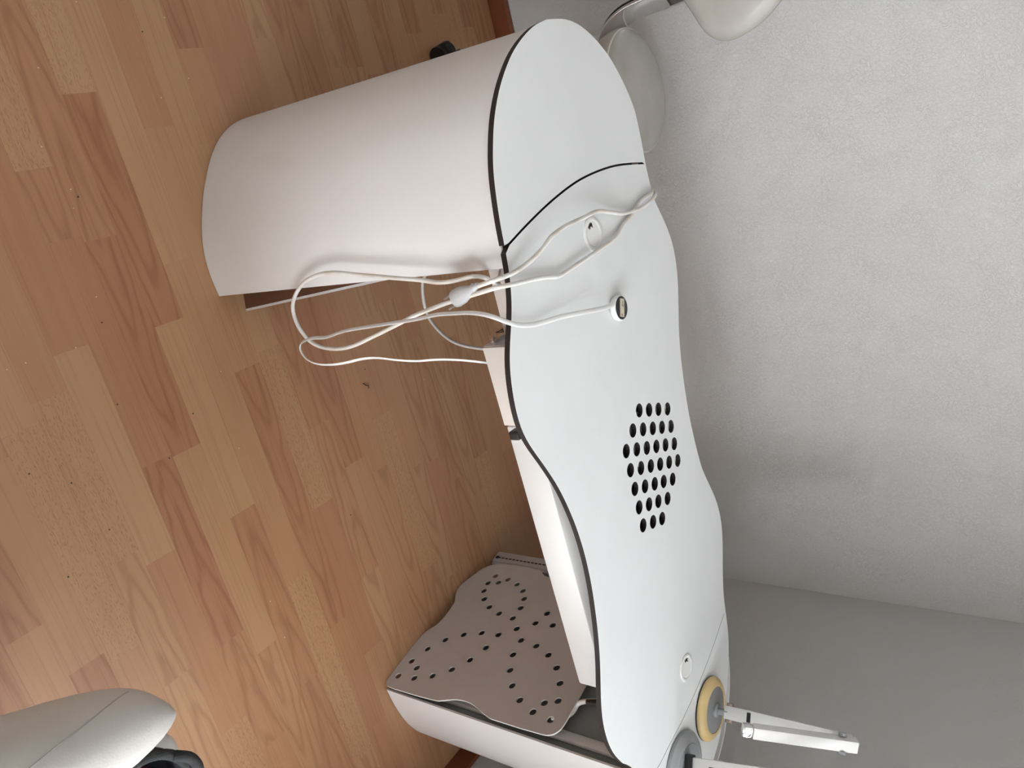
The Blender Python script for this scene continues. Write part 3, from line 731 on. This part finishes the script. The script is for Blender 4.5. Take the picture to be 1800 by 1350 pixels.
# ------------------------------------------------------------------ stool by the back wall
ST = Vector((-.058, 1.823, 0))
stool = thing('swivel_chair', 'worn pale leather swivel chair with chrome bracket, behind the table near the wall', 'chair', ST)
bm = bmesh.new()
lathe(bm, [(0, .475), (.115, .475), (.132, .480), (.143, .492), (.149, .512), (.151, .530), (.1485, .540), (.1455, .5435), (.1440, .5460), (.1390, .5520), (.115, .5590), (.06, .5630), (0, .5640)], 64, ST)
se = obj('seat', bm, M['leather2'], stool, angle=70)
bm = bmesh.new()
tube_mesh(bm, [ST + Vector((.1475 * math.cos(a), .1475 * math.sin(a), .5415)) for a in [2 * PI * k / 64 for k in range(65)]], .0022, 8)
obj('piping', bm, M['piping'], se)
bm = bmesh.new(); lathe(bm, [(0, .10), (.025, .10), (.025, .28), (.016, .285), (.016, .470), (.06, .474), (0, .4745)], 24, ST); obj('gas_column', bm, M['black'], stool)
for k in range(5):
    a = math.radians(196.6 + 72 * k); d = Vector((math.cos(a), math.sin(a), 0))
    bm = bmesh.new()
    P = [ST + d * .02 + Vector((0, 0, .105)), ST + d * .12 + Vector((0, 0, .095)), ST + d * .232 + Vector((0, 0, .070))]
    tube_mesh(bm, P, .016, 10, (.036, .026), (0, 0, 1)); lg = obj('leg', bm, M['black'], stool)
    bm = bmesh.new(); cw = ST + d * .236; sdv = Vector((-d.y, d.x, 0))
    for s in (-1, 1): cyl(bm, cw + sdv * (.006 * s) + Vector((0, 0, .0275)), cw + sdv * (.026 * s) + Vector((0, 0, .0275)), .027, n=28)
    bm_box(bm, (-.030, -.012, .026), (.028, .012, .060), Matrix.Translation(cw) @ Matrix.Rotation(a, 4, 'Z'), .006)
    obj('caster', bm, M['black'], lg)
# chrome bracket: wide bent flat bar
bm = bmesh.new()
bp_ = [(-.10, 1.825, .4695), (-.17, 1.822, .478), (-.205, 1.820, .500), (-.228, 1.82, .540), (-.236, 1.82, .600), (-.236, 1.822, .68), (-.250, 1.828, .78)]
P = smooth_line(catmull(bp_, 6), 2, .01)
tube_mesh(bm, P, .02, 14, (.050, .007), (-.25, -.70, .65))
obj('bracket', bm, M['chrome'], stool, angle=50)
bm = bmesh.new(); P2 = [p + Vector((-.023, -.008, -.004)) for p in P[6:-8]]
tube_mesh(bm, P2, .0022, 8); obj('bracket_edge', bm, M['black'], stool)
# backrest pad
outl = [(-.40, .66), (-.30, .655), (-.2356, .6847), (-.1888, .707), (-.1462, .7273), (-.1232, .7482), (-.1121, .7707), (-.1114, .7999), (-.1262, .8537), (-.1596, .9053), (-.21, .955), (-.30, .985), (-.40, .97), (-.46, .91), (-.48, .82), (-.46, .71)]
ol = catmull(v3(outl), 4, True)
bm = bmesh.new(); rings = []
cxy = Vector((-.295, .815, 0))
for sc, dy in ((.0, .030), (.5, .030), (.86, .026), (.95, .018), (1.0, .004), (.995, -.008), (.95, -.020), (.82, -.028), (.5, -.032), (.0, -.033)):
    if sc == 0: rings.append([bm.verts.new((cxy.x, 1.845 + dy, cxy.y))])
    else: rings.append([bm.verts.new((cxy.x + (p.x - cxy.x) * sc, 1.845 + dy, cxy.y + (p.y - cxy.y) * sc)) for p in ol])
n = len(ol)
for a, b in zip(rings, rings[1:]):
    for k in range(n):
        k2 = (k + 1) % n
        if len(a) == 1: bm.faces.new((a[0], b[k], b[k2]))
        elif len(b) == 1: bm.faces.new((a[k], a[k2], b[0]))
        else: bm.faces.new((a[k], a[k2], b[k2], b[k]))
obj('backrest', bm, M['leather2'], stool, angle=80)

# ------------------------------------------------------------------ armchair beside the camera
ac = thing('armchair', 'white leather armchair in the foreground with a padded rounded arm', 'chair', (.55, .0, 0))
def loft(name, secs, mat, parent, e=2.6, n=40, angle=80):
    """secs: (center, half width along side, half height, side vector)"""
    bm = bmesh.new(); R = []
    for c, w, h, sv in secs:
        c = Vector(c); sv = Vector(sv).normalized(); r = []
        for k in range(n):
            a = 2 * PI * k / n; ca, sa = math.cos(a), math.sin(a)
            x = math.copysign(abs(ca) ** (2 / e), ca) * w; zz = math.copysign(abs(sa) ** (2 / e), sa) * h
            r.append(bm.verts.new(c + sv * x + Vector((0, 0, zz))))
        R.append(r)
    for a, b in zip(R, R[1:]):
        for k in range(n): bm.faces.new((a[k], a[(k + 1) % n], b[(k + 1) % n], b[k]))
    bm.faces.new(R[0]); bm.faces.new(R[-1][::-1])
    return obj(name, bm, mat, parent, angle=angle)
ax = Vector((.36, .93, 0)).normalized(); sv = Vector((.93, -.36, 0)).normalized()
tip = Vector((.525, .235, .52))
secs = []
for d, l_, r_ in ((-.50, -.048, .048), (-.45, -.052, .060), (-.30, -.053, .064), (-.15, -.053, .060), (-.10, -.053, .053), (-.06, -.0525, .043), (-.03, -.051, .036), (-.005, -.048, .028), (.014, -.044, .020), (.028, -.039, .013), (.040, -.032, .005), (.048, -.025, -.002), (.052, -.019, -.007), (.0535, -.015, -.010)):
    w = (r_ - l_) / 2
    secs.append((tip + ax * d + sv * (l_ + r_) / 2 - Vector((0, 0, .0)), w, .085 * min(1, .30 + w / .055 * .70), sv))
arm = loft('arm', secs, M['leather'], ac, 2.5, 56)
from mathutils.bvhtree import BVHTree
bt = BVHTree.FromPolygons([v.co.copy() for v in arm.data.vertices], [tuple(p.vertices) for p in arm.data.polygons])
pts = []
for px, py in ((243, 1209), (225, 1216), (200, 1233), (170, 1257), (140, 1281), (110, 1304), (80, 1328), (50, 1352), (20, 1376)):
    h_ = bt.ray_cast(Vector((0, 0, 1.42)), (UP * (px - 900) + RT * (py - 675) + FW * FOC).normalized())
    if h_[0]: pts.append(h_[0] + h_[1] * .0003)
bm = bmesh.new(); tube_mesh(bm, catmull(pts, 6), .0009, 6); obj('arm_seam', bm, M['greycable'], ac)
# seat with a raised front roll
secs = []
for d, w in ((-.33, .22), (-.31, .235), (-.1, .262), (.06, .262), (.10, .258), (.130, .248), (.146, .232), (.153, .212)):
    secs.append((Vector((.78, .085, .432)) + ax * d, w, .062 if d < .14 else .050, sv))
loft('seat', secs, M['leather'], ac, 4.5, 56)
secs = []
for d in (-.55, -.30, .10): pass
far = tip + sv * .60
secs = [(far + ax * d, w, .085, sv) for d, w in ((-.50, .055), (-.45, .0655), (-.06, .065), (.010, .058), (.040, .036), (.052, .010))]
loft('arm', secs, M['leather'], ac, 2.5)
secs = []
bc = Vector((.62, -.29, .62)); 
loft('backrest', [(Vector((.60, -.33, .60)) + ax * d, .30, hh_, sv) for d, hh_ in ((-.05, .20), (-.04, .225), (.0, .235), (.04, .225), (.05, .20))], M['leather'], ac, 5, 56)
for dx, dy in ((-.20, .10), (.18, .14 - .18), (-.33, -.26), (.06, -.40)):
    bm = bmesh.new(); p = Vector((.80 + dx, .08 + dy, 0)); cyl(bm, p, p + Vector((0, 0, .40)), .014, .018, 16)
    obj('leg', bm, M['chrome'], ac)

# bag on the chair seat
bc = Vector((.606, .221, .4970))
bag = thing('shopping_bag', 'dark maroon cloth bag with black rope rim, lying on the white armchair', 'bag', bc)
bm = bmesh.new()
lathe(bm, [(0, .0), (.042, .0), (.052, .008), (.056, .030), (.056, .052), (.053, .054), (.050, .040), (.046, .018), (0, .012)], 40, bc)
obj('body', bm, M['navy'], bag)
bm = bmesh.new()
loft_pts = [bc + Vector((.0545 * math.cos(a), .0545 * math.sin(a), .054)) for a in [2 * PI * k / 48 for k in range(49)]]
tube_mesh(bm, loft_pts, .0062, 10); obj('rope_rim', bm, M['rope'], bag)
box('lining', (-.032, -.032, 0), (.030, .032, .026), M['maroon'], bag, .008, Matrix.Translation(bc + Vector((0, 0, .014))) @ Matrix.Rotation(.5, 4, 'Z'))
box('paper_sheet', (.004, .004, .0), (.020, .030, .003), M['plateedge'], bag, 0, Matrix.Translation(bc + Vector((-.005, .0, .040))) @ Matrix.Rotation(.3, 4, 'Z'))
bm = bmesh.new()
hp_ = [bc + Vector((-.030, .046, .056)), bc + Vector((-.018, .058, .064)), bc + Vector((.004, .062, .060)), bc + Vector((.028, .054, .050)), bc + Vector((.040, .036, .054))]
tube_mesh(bm, catmull(hp_, 6), .0065, 10); obj('rope_handle', bm, M['rope'], bag)

# ------------------------------------------------------------------ crumbs on the floor
def floor_at(px, py):
    d = UP * (px - 900) + RT * (py - 675) + FW * FOC
    return Vector((0, 0, 1.42)) + d * (1.42 / -d.z)
rnd = random.Random(3)
def crumb(px, py, r, dark):
    p = floor_at(px, py); bm = bmesh.new()
    bmesh.ops.create_icosphere(bm, subdivisions=1, radius=r)
    for v in bm.verts: v.co = v.co * rnd.uniform(.7, 1.2); v.co.z *= .6
    lo = min(v.co.z for v in bm.verts)
    bmesh.ops.translate(bm, verts=bm.verts, vec=p + Vector((0, 0, -lo)))
    o = obj('crumb', bm, M['crumbdark' if dark else 'crumb'], None, smooth=False)
    if dark: tag(o, 'tiny dark speck of dirt lying on the wood floor', 'crumb', 'dark specks on the floor')
    else: tag(o, 'tiny pale crumb lying on the wood floor', 'crumb', 'pale crumbs on the floor')
for px, py in ((134, 3), (67, 119), (289, 31), (331, 138), (283, 172), (73, 258), (124, 333), (129, 366), (169, 522), (133, 611), (45, 638), (12, 650), (388, 653), (420, 788), (475, 1057), (745, 667), (500, 1120)):
    crumb(px, py, .0011, False)
for px, py in ((250, 56), (137, 346), (179, 567), (206, 711), (339, 727), (51, 833), (297, 805), (125, 849), (192, 931), (120, 1014), (641, 649), (616, 905)):
    crumb(px, py, .0017, True)
o = bpy.data.objects['crumb']
bm = bmesh.new(); p = floor_at(643, 677)
cv = [p + Vector((-.008, -.008, .002)), p + Vector((0, -.002, .004)), p + Vector((.003, .004, .004)), p + Vector((.010, .004, .002))]
tube_mesh(bm, catmull(cv, 5), [.0012] * 16, 6)
tag(obj('lint', bm, M['crumbdark'], None), 'curled dark bit of lint on the floor beside the hanging cords', 'lint')
